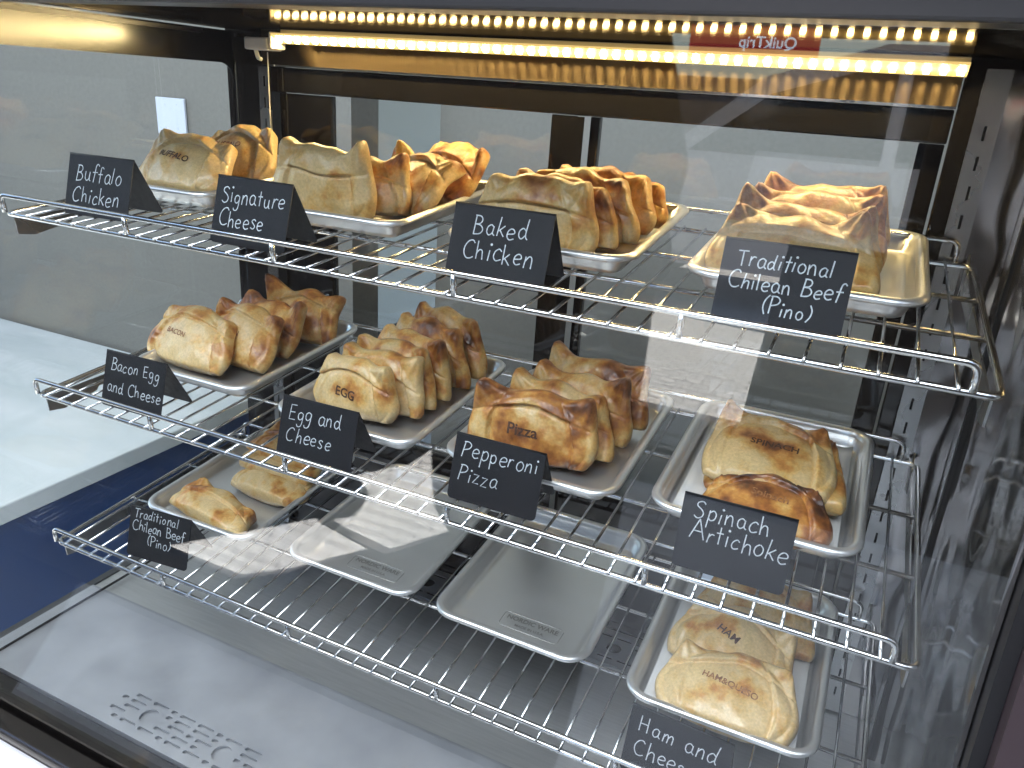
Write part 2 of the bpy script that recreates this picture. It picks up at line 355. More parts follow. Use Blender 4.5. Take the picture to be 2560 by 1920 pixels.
# front deck sheet with a vent of real slots
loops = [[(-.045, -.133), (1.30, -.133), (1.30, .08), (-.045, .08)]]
def vent(x0, x1, y0, y1, rows=5):
    lp = []; pit = .0345; h = (y1 - y0) / rows
    nb = max(1, round((x1 - x0) / .14)); cs = [x0 + (x1 - x0) * (i + .5) / nb for i in range(nb)]
    for c in cs: lp.append(circ(c, (y0 + y1) / 2, .0135))
    for r in range(rows):
        y = y0 + h * (r + .5); x = x0 + (.004 if r % 2 else .02); k = r
        while x < x1 - .012:
            lx = .029 if (k % 3) else .011
            if x + lx > x1: break
            if all(abs(x + lx / 2 - c) > .0165 + lx / 2 or abs(y - (y0 + y1) / 2) > .0165 for c in cs): lp.append(slot_loop(x + lx / 2, y, lx, .0062))
            x += lx + .0065; k += 1
    return lp
loops += vent(.225, .505, -.122, -.066)
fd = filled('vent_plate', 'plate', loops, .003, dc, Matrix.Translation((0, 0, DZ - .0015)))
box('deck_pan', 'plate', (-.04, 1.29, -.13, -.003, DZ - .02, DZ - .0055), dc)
for cx in (.475, .85):
    box('slot_shade_sheet', 'slot', (cx - .062, cx + .062, .357, .433, DZ - .0041, DZ - .0036), dc)  # flat black sheet paints the shade under the rear slots
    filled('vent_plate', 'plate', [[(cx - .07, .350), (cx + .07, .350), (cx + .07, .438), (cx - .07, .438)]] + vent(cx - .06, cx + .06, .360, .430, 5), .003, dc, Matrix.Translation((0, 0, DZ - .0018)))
# base below the deck: black lip in front, white cabinet under it
MB().box(-.09, 1.40, -.172, -.1345, DZ - .034, DZ - .004).box(-.09, 1.40, -.205, -.176, DZ - .034, DZ - .012).build('front_lip', 'black', dc, bevel=.003)
box('lip_trim', 'rail', (-.09, 1.40, -.2075, -.2052, DZ - .022, DZ - .016), dc)
box('cabinet', 'cabwhite', (-.06, 1.40, -.198, .52, GZ + .003, DZ - .0345), dc)
box('side_sill', 'rail', (-.06, -.0455, -.13, .52, DZ - .02, DZ - .001), dc)
def YG(z): return -.035 - .12 * (max(0, .5 - z) / .65) ** 2     # the front glass bows out towards its foot
# back frame
YB = .44
box('frame_post', 'black', (.021, .0855, YB, YB + .06, DZ, .82), dc, bevel=.002)
box('frame_post', 'black', (1.168, 1.262, YB, YB + .06, DZ, .82), dc, bevel=.002)
box('header', 'header', (.088, 1.166, YB - .004, YB + .05, .7555, .815), dc)
box('header_edge', 'chrome', (.11, 1.166, YB - .008, YB - .0042, .7535, .7565), dc)
box('top_rail', 'black', (.088, 1.166, YB + .002, YB + .05, .7125, .7532), dc, bevel=.002)
box('bottom_rail', 'black', (.088, 1.166, YB + .002, YB + .05, DZ - .003, .0), dc, bevel=.002)
def sliding_door(x0, x1, px0, px1, y):
    d = MB().box(x0, px0, y, y + .016, .0012, .7115).box(px1, x1, y, y + .016, .0012, .7115).box(px0 + .0005, px1 - .0005, y, y + .016, .0012, .095).build('door_frame', 'black', dc, bevel=.0015)
    box('pane', 'glass', (px0 + .001, px1 - .001, y + .005, y + .009, .0955, .711), d)
    return d
d1 = sliding_door(.115, .672, .225, .635, YB + .006); d2 = sliding_door(.690, 1.166, .704, 1.136, YB + .026)
MB().tube([(.205, YB + .006, .358), (.205, YB - .001, .358)], .0045, 12).build('screw', 'chrome', d1)
MB().tube([(1.150, YB + .026, .40), (1.150, YB + .019, .40)], .006, 14).build('screw', 'chrome', d2)
box('centre_stile', 'black', (.6365, .688, YB + .003, YB + .0055, .005, .711), dc)
# slotted uprights
def pilaster(x0, x1, y, zt=.752):
    lp = [[(x0, DZ), (x1, DZ), (x1, zt), (x0, zt)]]
    z = DZ + .03; cx = (x0 + x1) / 2
    while z < .74: lp.append([(cx - .0016, z), (cx + .0016, z), (cx + .0016, z + .017), (cx - .0016, z + .017)]); z += .035
    p = filled('upright', 'pilaster', lp, .003, dc, Matrix.Translation((0, y, 0)) @ Matrix.Rotation(math.pi / 2, 4, 'X'))
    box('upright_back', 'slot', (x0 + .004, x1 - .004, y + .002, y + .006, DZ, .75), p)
box('corner_panel', 'film', (1.2165, 1.2615, YB - .006, YB - .003, DZ - .003, .80), dc)
pilaster(.087, .111, YB - .012); pilaster(1.188, 1.216, YB - .012, .80)
# right end: steel panel under wrinkled film, black seam, then the end glass
box('end_panel', 'film', (1.262, 1.268, .366, YB + .06, DZ - .003, .81), dc)
box('seam', 'gasket', (1.2575, 1.270, .352, .364, DZ - .003, .81), dc)
def end_sheet(name, m, x, yb, zt, thick):
    zs_ = [DZ - .003 + (zt - DZ + .003) * k / 24 for k in range(25)]
    lp = [(YG(z) + .002, z) for z in zs_] + [(yb, zt), (yb, DZ - .003)]
    return filled(name, m, [lp], thick, dc, Matrix(((0, 0, 1, x), (1, 0, 0, 0), (0, 1, 0, 0), (0, 0, 0, 1))))
end_sheet('end_sheet', 'film', 1.2645, .351, .80, .005)
# left end glass with its black printed border
end_sheet('end_glass', 'glass', -.021, .50, .811, .006)
def border():
    y1, z0, z1, r = .474, DZ + .004, .755, .03
    zs_ = [z1 + (z0 - z1) * k / 24 for k in range(25)]
    inner = [(YG(z) + .006, z) for z in zs_] + [(y1, z0)] + [(y1 - r + r * math.cos(t), z1 - r + r * math.sin(t)) for t in [math.pi / 2 * k / 8 for k in range(9)]]
    outer = [(YG(z) + .001, z) for z in [.809 + (DZ - .809) * k / 24 for k in range(25)]] + [(.53, DZ), (.53, .809)]
    return [outer, inner]
filled('glass_border', 'frit', border(), .0015, dc, Matrix(((0, 0, 1, -.0165), (1, 0, 0, 0), (0, 1, 0, 0), (0, 0, 0, 1))))
box('rear_side_post', 'black', (-.03, .0205, .474, .53, DZ, .82), dc)
# top
box('top_panel', 'ceil', (-.02, 1.27, .0, .50, .812, .83), dc)
MB().box(-.06, 1.33, -.075, -.030, .800, .816).build('front_rail', 'raildark', dc, bevel=.003)
MB().box(-.06, 1.33, -.080, -.0, .8165, .86).build('front_rail_cap', 'rail', dc, bevel=.004)
box('top_glass_edge', 'rail', (-.016, -.008, .0, .40, .800, .806), dc)
# front glass and right front post
gz = [DZ - .003 + (.7995 - DZ + .003) * k / 40 for k in range(41)]
def curved(name, m, x0, x1, t0, t1):
    pr = [(YG(z) + t0, z) for z in gz] + [(YG(z) + t1, z) for z in reversed(gz)]; n = len(pr)
    vs = [(x, y, z) for x in (x0, x1) for y, z in pr]; fs = []
    for i in range(n): fs.append((i, (i + 1) % n, (i + 1) % n + n, i + n))
    for k in range(40): fs += [(k, k + 1, n - 2 - k, n - 1 - k), (k + n, n - 1 - k + n, n - 2 - k + n, k + 1 + n)]
    o = MB().add(vs, fs).build(name, m, dc)
    for p in o.data.polygons: p.use_smooth = abs(p.normal.x) < .5 and abs(p.normal.z) < .6
    try: o.data.set_sharp_from_angle(angle=math.radians(40))
    except Exception: pass
    return o
curved('front_glass', 'glass', -.03, 1.2615, -.006, 0)
curved('front_post', 'bronze', 1.2805, 1.34, -.04, .01)
curved('post_gasket', 'gasket', 1.2685, 1.280, -.02, .012)
# lamp
lb = MB().box(.157, 1.168, .405, .425, .796, .8105).build('light_bar', 'white_plastic', dc, bevel=.001)
_p = [(.379, .8005), (.403, .7885), (.4045, .7915), (.381, .8035)]
MB().add([(x, y, z) for x in (.158, 1.167) for y, z in _p], [(0, 1, 2, 3), (7, 6, 5, 4), (0, 4, 5, 1), (1, 5, 6, 2), (2, 6, 7, 3), (3, 7, 4, 0)]).build('lamp_strip', 'ledbar', lb)
NL = 56
b0 = MB().box(-.0032, .0032, -.0042, .0042, -.0022, 0).build('led', 'led', lb); b0.location = (.166, .391, .7938); b0.rotation_euler = (math.radians(-27), 0, 0)
for i in range(1, NL):
    c = b0.copy(); COL.objects.link(c); c.parent = lb; c.location = (.166 + (1.160 - .166) * i / (NL - 1), .391, .7938)
MB().box(.098, .149, .383, .42, .777, .7965).build('end_cap', 'white_plastic', lb, bevel=.003)
MB().box(.1495, .1565, .384, .419, .779, .806).build('end_cap', 'white_plastic', lb, bevel=.003)
MB().tube(fillet([(.108, .40, .777), (.114, .398, .765), (.121, .397, .763)], .004), .0035, 8).build('clip', 'white_plastic', lb, smooth=True)
MB().tube([(.1115, YB - .016, .775), (.1115, YB - .016, .60), (.1115, YB - .016, .42)], .0010, 6).build('cord', 'white_plastic', lb, smooth=True)

# ------------------------------------------------------------------ wire shelves
TI = .093; TA = math.atan(TI)
SX1, SDEP, SEG = 1.228, .412, .2412
def make_shelf():
    root = empty('wire_shelf', (0, 0, 0), (TA, 0, 0))
    R = .0035
    lp = []
    for (cx, cy, a0) in ((SX1 - .012, .012, -math.pi / 2), (SX1 - .012, SDEP - .012, 0), (.012, SDEP - .012, math.pi / 2), (.012, .012, math.pi)):
        lp += [(cx + .012 * math.cos(a0 + math.pi / 2 * k / 5), cy + .012 * math.sin(a0 + math.pi / 2 * k / 5), 0) for k in range(6)]
    MB().tube(lp, R, 12, closed=True).build('frame', 'chrome', root, smooth=True)
    H = .0262
    MB().tube(fillet([(.0, -.001, .002), (.0, -.001, H), (5 * SEG, -.001, H), (5 * SEG, -.001, .002)], .016), R, 12).build('guard_rail', 'chrome', root, smooth=True)
    for i in range(1, 5): MB().tube([(i * SEG * .9985, -.001, .002), (i * SEG * .9985, -.001, H)], R * .95, 12).build('rail_post', 'chrome', root, smooth=True)
    MB().tube(fillet([(.02, SDEP, .002), (.02, SDEP, .030), (SX1 - .022, SDEP, .030), (SX1 - .022, SDEP, .002)], .014), R * .9, 12).build('back_lip', 'chrome', root, smooth=True)
    for y in (.15, .278): MB().tube([(0, y, -.003), (SX1, y, -.003)], R * .85, 10).build('support_bar', 'chrome', root, smooth=True)
    w0 = None
    for k in range(1, 41):
        x = SEG / 8 * (k - .35)
        if w0 is None:
            w0 = MB().tube([(0, -.0045, .0030), (0, .1, .0040), (0, SDEP + .003, .0040)], .0018, 8).build('wire', 'chrome', root, smooth=True); o = w0
        else: o = w0.copy(); COL.objects.link(o); o.parent = root
        o.location = (x, 0, 0)
    for x in (.006, SX1 - .006):
        s = 1 if x < .5 else -1
        pr = [(.006, -.030), (.03, -.036), (.09, -.030), (.095, -.024), (.40, -.034), (.425, -.05), (.43, .012), (.40, -.006), (.16, -.006), (.15, -.010), (.006, -.006)]
        vs = [(x + q, y, z) for q in (-.001, .001) for y, z in pr]; n = len(pr)
        MB().add(vs, [tuple(range(n)), tuple(range(2 * n - 1, n - 1, -1))] + [(i, (i + 1) % n, (i + 1) % n + n, i + n) for i in range(n)]).build('bracket', 'pilaster', root)
    return root
shelf0 = make_shelf()
SH = {}
ZS = [0.0, .2579, .5338]; YF = [0.0, .0092, .0046]
for i, nm in enumerate(('bottom', 'middle', 'top')):
    s = shelf0 if i == 0 else copy_tree(shelf0)
    s.location = (0, YF[i], ZS[i])
    tag(s, {'bottom': 'lowest chrome wire shelf, holding two empty trays', 'middle': 'middle chrome wire shelf, holding the pizza and spinach trays', 'top': 'uppermost chrome wire shelf just under the lamp'}[nm], 'wire shelf', 'chrome wire shelves in the case')
    SH[i] = s
def shelf_mat(s, x, y, h=.0062, rot=0.0):
    """placement on shelf s at world x, y, h above the shelf plane"""
    z = ZS[s] + TI * y + h
    return Matrix.Translation((x, y, z)) @ Matrix.Rotation(TA, 4, 'X') @ Matrix.Rotation(rot, 4, 'Z')

# ------------------------------------------------------------------ trays
TW, TD = .240, .314
def rrect(inset, rc, z, n=8):
    x0, x1, y0, y1 = inset, TW - inset, inset, TD - inset; r = max(rc - inset, .008); out = []
    for cx, cy, a in ((x1 - r, y0 + r, -90), (x1 - r, y1 - r, 0), (x0 + r, y1 - r, 90), (x0 + r, y0 + r, 180)):
        for k in range(n + 1):
            t = math.radians(a + 90 * k / n); out.append((cx + r * math.cos(t), cy + r * math.sin(t), z))
    return out
def tray_mesh():
    prof = [(.032, .0016), (.0245, .0020), (.0205, .0038), (.0185, .0075), (.0135, .0215), (.0122, .0245), (.0100, .0268), (.0065, .0277), (.0030, .0268), (.0009, .0245), (.0006, .0222), (.0022, .0200), (.0052, .0190), (.0090, .0196), (.0122, .0208), (.0148, .0190), (.0192, .0065), (.0212, .0026), (.0250, .0006), (.032, .0002)]
    rings = [rrect(i, .036, z) for i, z in prof]; n = len(rings[0]); vs = [p for r in rings for p in r]; fs = []
    for i in range(len(rings) - 1):
        for j in range(n): fs.append((i * n + j, i * n + (j + 1) % n, (i + 1) * n + (j + 1) % n, (i + 1) * n + j))
    fs.append(tuple(range(n))); fs.append(tuple((len(rings) - 1) * n + j for j in range(n))[::-1])
    return MB().add(vs, fs)
tray0 = tray_mesh().build('baking_tray', 'alu', smooth=True)
TR = {'T1': (2, .020, .122, .0), 'T2': (2, .338, .118, .0), 'T3': (2, .638, .112, .02), 'T4': (2, .931, .116, .0),
      'M1': (1, .076, .108, .0), 'M2': (1, .381, .090, .0), 'M3': (1, .655, .097, .0), 'M4': (1, .929, .111, .0),
      'L1': (0, .069, .106, .0), 'L2': (0, .371, .112, .0), 'L3': (0, .642, .107, -.012), 'L4': (0, .936, .089, .0)}
TLAB = {'T1': 'aluminium tray with pale buffalo empanadas at the left of the top shelf', 'T2': 'aluminium tray behind the Signature Cheese card', 'T3': 'aluminium tray of glossy empanadas behind the Baked Chicken card',
        'T4': 'aluminium tray behind the Traditional card on the top shelf, bare on its right side', 'M1': 'aluminium tray behind the Bacon Egg and Cheese card', 'M2': 'aluminium tray with a standing row behind the Egg and Cheese card',
        'M3': 'aluminium tray of dark empanadas behind the Pepperoni Pizza card', 'M4': 'paper lined aluminium tray behind the Spinach Artichoke card', 'L1': 'aluminium tray with flat empanadas at the left of the bottom shelf',
        'L2': 'empty aluminium tray nearest the Pino card on the bottom shelf', 'L3': 'empty aluminium tray beside the ham tray on the bottom shelf', 'L4': 'paper lined aluminium tray behind the Ham and Cheese card'}
TM = {}
for i, (k, (s, x, y, r)) in enumerate(TR.items()):
    o = tray0 if i == 0 else tray0.copy()
    if i: COL.objects.link(o)
    TM[k] = shelf_mat(s, x, y, .0064, r); o.matrix_world = TM[k]; tag(o, TLAB[k], 'baking tray', 'aluminium baking trays on the shelves')
    if k in ('L2', 'L3'):     # pressed maker's mark near the front
        mb = MB(); w, h = .092, .030
        for loop in ([(p[0] - TW / 2 * 0, p[1]) for p in [(-w / 2, -h / 2 + .004), (-w / 2 + .004, -h / 2), (w / 2 - .004, -h / 2), (w / 2, -h / 2 + .004), (w / 2, h / 2 - .004), (w / 2 - .004, h / 2), (-w / 2 + .004, h / 2), (-w / 2, h / 2 - .004)]],): mb.tube([(p[0], p[1], 0) for p in loop], .0005, 6, closed=True)
        pr = mb.build('pressed_mark', 'alu_emboss', o, smooth=True); pr.location = (.138, .060, .0018)
        for tx, sz, dy in (('NORDIC WARE', .0115, .005), ('MADE IN U.S.A.', .0068, -.007)):
            t = text_mesh(tx, sz); t.materials.clear(); t.materials.append(M['alu_emboss'])
            q = bpy.data.objects.new('pressed_lettering', t); COL.objects.link(q); q.parent = pr; q.location = (0, dy, .0003)
def sheet(k, x0, x1, y0, y1, lab):
    nx, ny = 16, 20; vs = []; fs = []
    r = random.Random(hash(k) % 99)
    for j in range(ny + 1):
        for i in range(nx + 1):
            u, v = i / nx, j / ny; x = x0 + (x1 - x0) * u; y = y0 + (y1 - y0) * v
            z = .0026 + .0006 * math.sin(9 * u + 3 * v) + .0005 * math.sin(13 * v)
            z += .004 * max(0, (abs(u - .5) - .42) / .08) ** 2 + .003 * max(0, (abs(v - .5) - .44) / .06) ** 2
            vs.append((x, y, z))
    for j in range(ny):
        for i in range(nx): a = j * (nx + 1) + i; fs.append((a, a + 1, a + nx + 2, a + nx + 1))
    o = MB().add(vs, fs).build('parchment_sheet', 'paper', smooth=True); md = o.modifiers.new('s', 'SOLIDIFY'); md.thickness = .0003
    o.matrix_world = TM[k]; tag(o, lab, 'parchment')
sheet('M4', .026, .214, .024, .288, 'white parchment sheet under the spinach artichoke empanadas'); sheet('L4', .026, .214, .024, .288, 'white parchment sheet under the ham and cheese empanadas')

# ------------------------------------------------------------------ price cards with hand lettering
G = {  # letter strokes in a unit box: baseline 0, x-height .55, cap 1
 'A': (.72, [[(0, 0), (.34, 1.0)], [(.34, 1), (.70, 0)], [(.14, .38), (.58, .38)]]),
 'B': (.62, [[(.08, 0), (.10, 1)], [(.04, 1), (.35, .98), (.48, .80), (.38, .60), (.12, .54)], [(.12, .54), (.42, .50), (.58, .28), (.44, .06), (.06, .0)]]),
 'C': (.66, [[(.62, .84), (.48, .98), (.24, .90), (.06, .60), (.06, .28), (.22, .04), (.44, .02), (.62, .12)]]),
 'E': (.56, [[(.50, .98), (.10, .96), (.08, .5), (.06, .02), (.50, .04)], [(.08, .5), (.44, .52)]]),
 'H': (.66, [[(.08, 1), (.06, 0)], [(.56, 1), (.56, 0)], [(.06, .5), (.56, .52)]]),
 'P': (.58, [[(.10, 1), (.06, 0)], [(.02, .98), (.34, 1), (.54, .82), (.44, .58), (.10, .46)]]),
 'S': (.56, [[(.52, .86), (.36, .99), (.12, .90), (.10, .70), (.34, .54), (.50, .34), (.44, .10), (.22, .0), (.02, .12)]]),
 'T': (.62, [[(0, .97), (.66, 1)], [(.34, .99), (.32, 0)]]),
 'a': (.50, [[(.42, .46), (.26, .56), (.08, .42), (.06, .16), (.20, .02), (.38, .16), (.43, .50)], [(.43, .50), (.40, .14), (.52, .02)]]),
 'c': (.46, [[(.42, .46), (.28, .56), (.10, .42), (.06, .18), (.20, .02), (.44, .10)]]),
 'd': (.52, [[(.40, .44), (.24, .54), (.07, .38), (.07, .14), (.22, .02), (.40, .20)], [(.48, 1), (.42, .4), (.44, .12), (.54, .01)]]),
 'e': (.48, [[(.08, .28), (.42, .34), (.40, .50), (.24, .56), (.08, .42), (.06, .16), (.22, .01), (.44, .08)]]),
 'f': (.42, [[(.46, .90), (.34, 1.0), (.22, .88), (.18, .4), (.14, -.04)], [(.02, .52), (.38, .54)]]),
 'g': (.50, [[(.42, .48), (.24, .56), (.08, .42), (.10, .16), (.26, .08), (.42, .26), (.43, .50)], [(.43, .50), (.42, -.1), (.32, -.36), (.12, -.38), (.04, -.24)]]),
 'h': (.50, [[(.08, 1), (.06, 0)], [(.07, .30), (.22, .52), (.38, .48), (.42, .26), (.44, 0)]]),
 'i': (.20, [[(.09, .52), (.08, 0)], [(.12, .76), (.15, .80), (.11, .84), (.08, .80), (.12, .76)]]),
 'k': (.46, [[(.08, 1), (.06, 0)], [(.40, .56), (.10, .26)], [(.16, .32), (.44, 0)]]),
 'l': (.18, [[(.10, 1), (.07, 0)]]),
 'm': (.74, [[(.06, .52), (.06, 0)], [(.06, .30), (.20, .54), (.32, .42), (.33, 0)], [(.33, .30), (.48, .54), (.62, .42), (.64, 0)]]),
 'n': (.50, [[(.07, .54), (.06, 0)], [(.06, .28), (.22, .54), (.38, .46), (.42, .0)]]),
 'o': (.50, [[(.24, .56), (.08, .42), (.06, .16), (.22, .01), (.40, .14), (.42, .40), (.26, .56)]]),
 'p': (.50, [[(.08, .56), (.05, -.40)], [(.08, .42), (.26, .56), (.42, .40), (.38, .12), (.20, .02), (.07, .14)]]),
 'r': (.38, [[(.08, .54), (.06, 0)], [(.07, .30), (.20, .52), (.36, .50)]]),
 's': (.40, [[(.36, .48), (.22, .56), (.08, .44), (.22, .30), (.34, .16), (.22, .01), (.04, .08)]]),
 't': (.38, [[(.20, .88), (.17, .0)], [(.02, .56), (.36, .58)]]),
 'u': (.50, [[(.07, .54), (.06, .16), (.20, .01), (.36, .14), (.42, .54)], [(.42, .54), (.41, .1), (.50, .0)]]),
 'z': (.46, [[(.05, .54), (.40, .54), (.06, .02), (.44, .02)]]),
 '(': (.30, [[(.26, 1.02), (.08, .7), (.06, .3), (.22, -.06)]]), ')': (.30, [[(.04, 1.02), (.22, .7), (.22, .3), (.04, -.06)]]),
 ' ': (.36, [])}
SHARP = set('AEHTklz')
def smooth_stroke(p, k=5):
    if len(p) < 3: return p
    out = []
    for i in range(len(p) - 1):
        a = p[max(i - 1, 0)]; b = p[i]; c = p[i + 1]; d = p[min(i + 2, len(p) - 1)]
        for j in range(k):
            t = j / k
            out.append(tuple(.5 * ((2 * b[q]) + (c[q] - a[q]) * t + (2 * a[q] - 5 * b[q] + 4 * c[q] - d[q]) * t * t + (3 * b[q] - a[q] - 3 * c[q] + d[q]) * t ** 3) for q in (0, 1)))
    out.append(p[-1]); return out
def lettering(line, size, x0, y0, mb, rr, drop=0.0):
    x = x0; rad = .00064
    for n_, ch in enumerate(line):
        w, st = G[ch]; jx, jy, sc = rr.uniform(-.03, .03) * size, rr.uniform(-.07, .07) * size, size * rr.uniform(.9, 1.1); sl = rr.uniform(-.02, .14)
        for s in st:
            q = s if ch in SHARP else smooth_stroke(s)
            pts = [(x + jx + p[0] * sc + p[1] * sc * sl, y0 + jy + p[1] * sc + drop * (x - x0), .0003) for p in q]
            mb.tube(pts, rad, 6, flat=.35, up=(0, 0, 1))
        x += (w + .10) * size
    return x
CARD_W, CARD_H = .118, .077
def price_card(s, x, y, rot, lines, label, size, pos, drop=0.0, fy=.029, by=.034):
    """A-frame card: apex above (x, y)"""
    root = empty('price_card'); root.matrix_world = shelf_mat(s, x, y, .0058, rot)
    root.matrix_world = Matrix.Translation((0, 0, 0)) @ root.matrix_world
    tag(root, label, 'price card', 'black folded price cards with white lettering')
    t = .0011; rc = .006; w = CARD_W
    def panel(dy, sgn):
        Lp = math.hypot(CARD_H, dy); ang = math.atan2(dy, CARD_H)
        pts = [(-0, 0)]
        out = [(0, Lp), (w, Lp)] + [(w - rc + rc * math.cos(a), rc + rc * math.sin(a)) for a in [-math.pi / 2 * k / 5 for k in range(6)]] + [(rc + rc * math.cos(a), rc + rc * math.sin(a)) for a in [-math.pi / 2 - math.pi / 2 * k / 5 for k in range(6)]]
        # plane: local x, local up along the panel; foot at y = sgn*dy
        m = Matrix(((1, 0, 0, 0), (0, -sgn * math.sin(ang), sgn * math.cos(ang) * 1.0, sgn * dy), (0, math.cos(ang), math.sin(ang), 0), (0, 0, 0, 1)))
        return out, m
    loops, m1 = panel(fy, -1)
    a = filled('front_panel', 'matblack', [loops], t, root, m1)
    loops, m2 = panel(by, 1)
    filled('back_panel', 'matblack', [loops], t, root, m2)
    MB().tube([(0, 0, CARD_H - .0006), (w, 0, CARD_H - .0006)], .0013, 8).build('fold', 'matblack', root, smooth=True)
    mb = MB(); rr = random.Random(len(label))
    for ln, (px, py) in zip(lines, pos): lettering(ln, size, px, py, mb, rr, drop)
    mb.v = [tuple(m1 @ Vector((v[0], v[1], v[2] * -1 if False else v[2])) + (m1.to_3x3() @ Vector((0, 0, 1))) * 0) for v in mb.v]
    # lift the paint to the outer face
    nrm = (m1.to_3x3() @ Vector((0, 0, 1))); nrm = nrm if nrm.y < 0 else -nrm
    mb.v = [tuple(Vector(v) + nrm * (t / 2 + .0002)) for v in mb.v]
    mb.build('lettering', 'chalk', a)
    return root
price_card(2, .086, .060, .03, ['Buffalo', 'Chicken'], 'folded black card reading Buffalo Chicken', .0225, [(.016, .047), (.013, .017)])
price_card(2, .365, .051, -.02, ['Signature', 'Cheese'], 'folded black card reading Signature Cheese', .0205, [(.011, .051), (.010, .022)])
price_card(2, .688, .0715, .008, ['Baked', 'Chicken'], 'folded black card reading Baked Chicken', .0215, [(.026, .051), (.018, .024)])
price_card(2, .981, .0755, .006, ['Traditional', 'Chilean Beef', '  (Pino)'], 'folded black card reading Traditional Chilean Beef (Pino) on the top shelf', .0157, [(.014, .057), (.010, .037), (.030, .016)])
price_card(1, .121, .0515, .022, ['Bacon Egg', 'and Cheese'], 'folded black card reading Bacon Egg and Cheese', .0180, [(.012, .055), (.010, .023)])
price_card(1, .447, .0575, .027, ['Egg and', 'Cheese'], 'folded black card reading Egg and Cheese without bacon', .0205, [(.012, .053), (.012, .024)])
price_card(1, .699, .0765, .013, ['Pepperoni', 'Pizza'], 'folded black card reading Pepperoni Pizza', .0205, [(.010, .055), (.010, .025)])
price_card(1, .981, .0765, .012, ['Spinach', 'Artichoke'], 'folded black card reading Spinach Artichoke', .0205, [(.014, .057), (.014, .034)])
price_card(0, .131, .052, .09, ['Traditional', 'Chilean Beef', '  (Pino)'], 'folded black card reading Traditional Chilean Beef (Pino) on the bottom shelf', .0158, [(.008, .064), (.007, .044), (.024, .024)])
price_card(0, .968, .034, -.05, ['Ham and', 'Cheese'], 'folded black card reading Ham and Cheese', .0205, [(.012, .053), (.012, .024)])

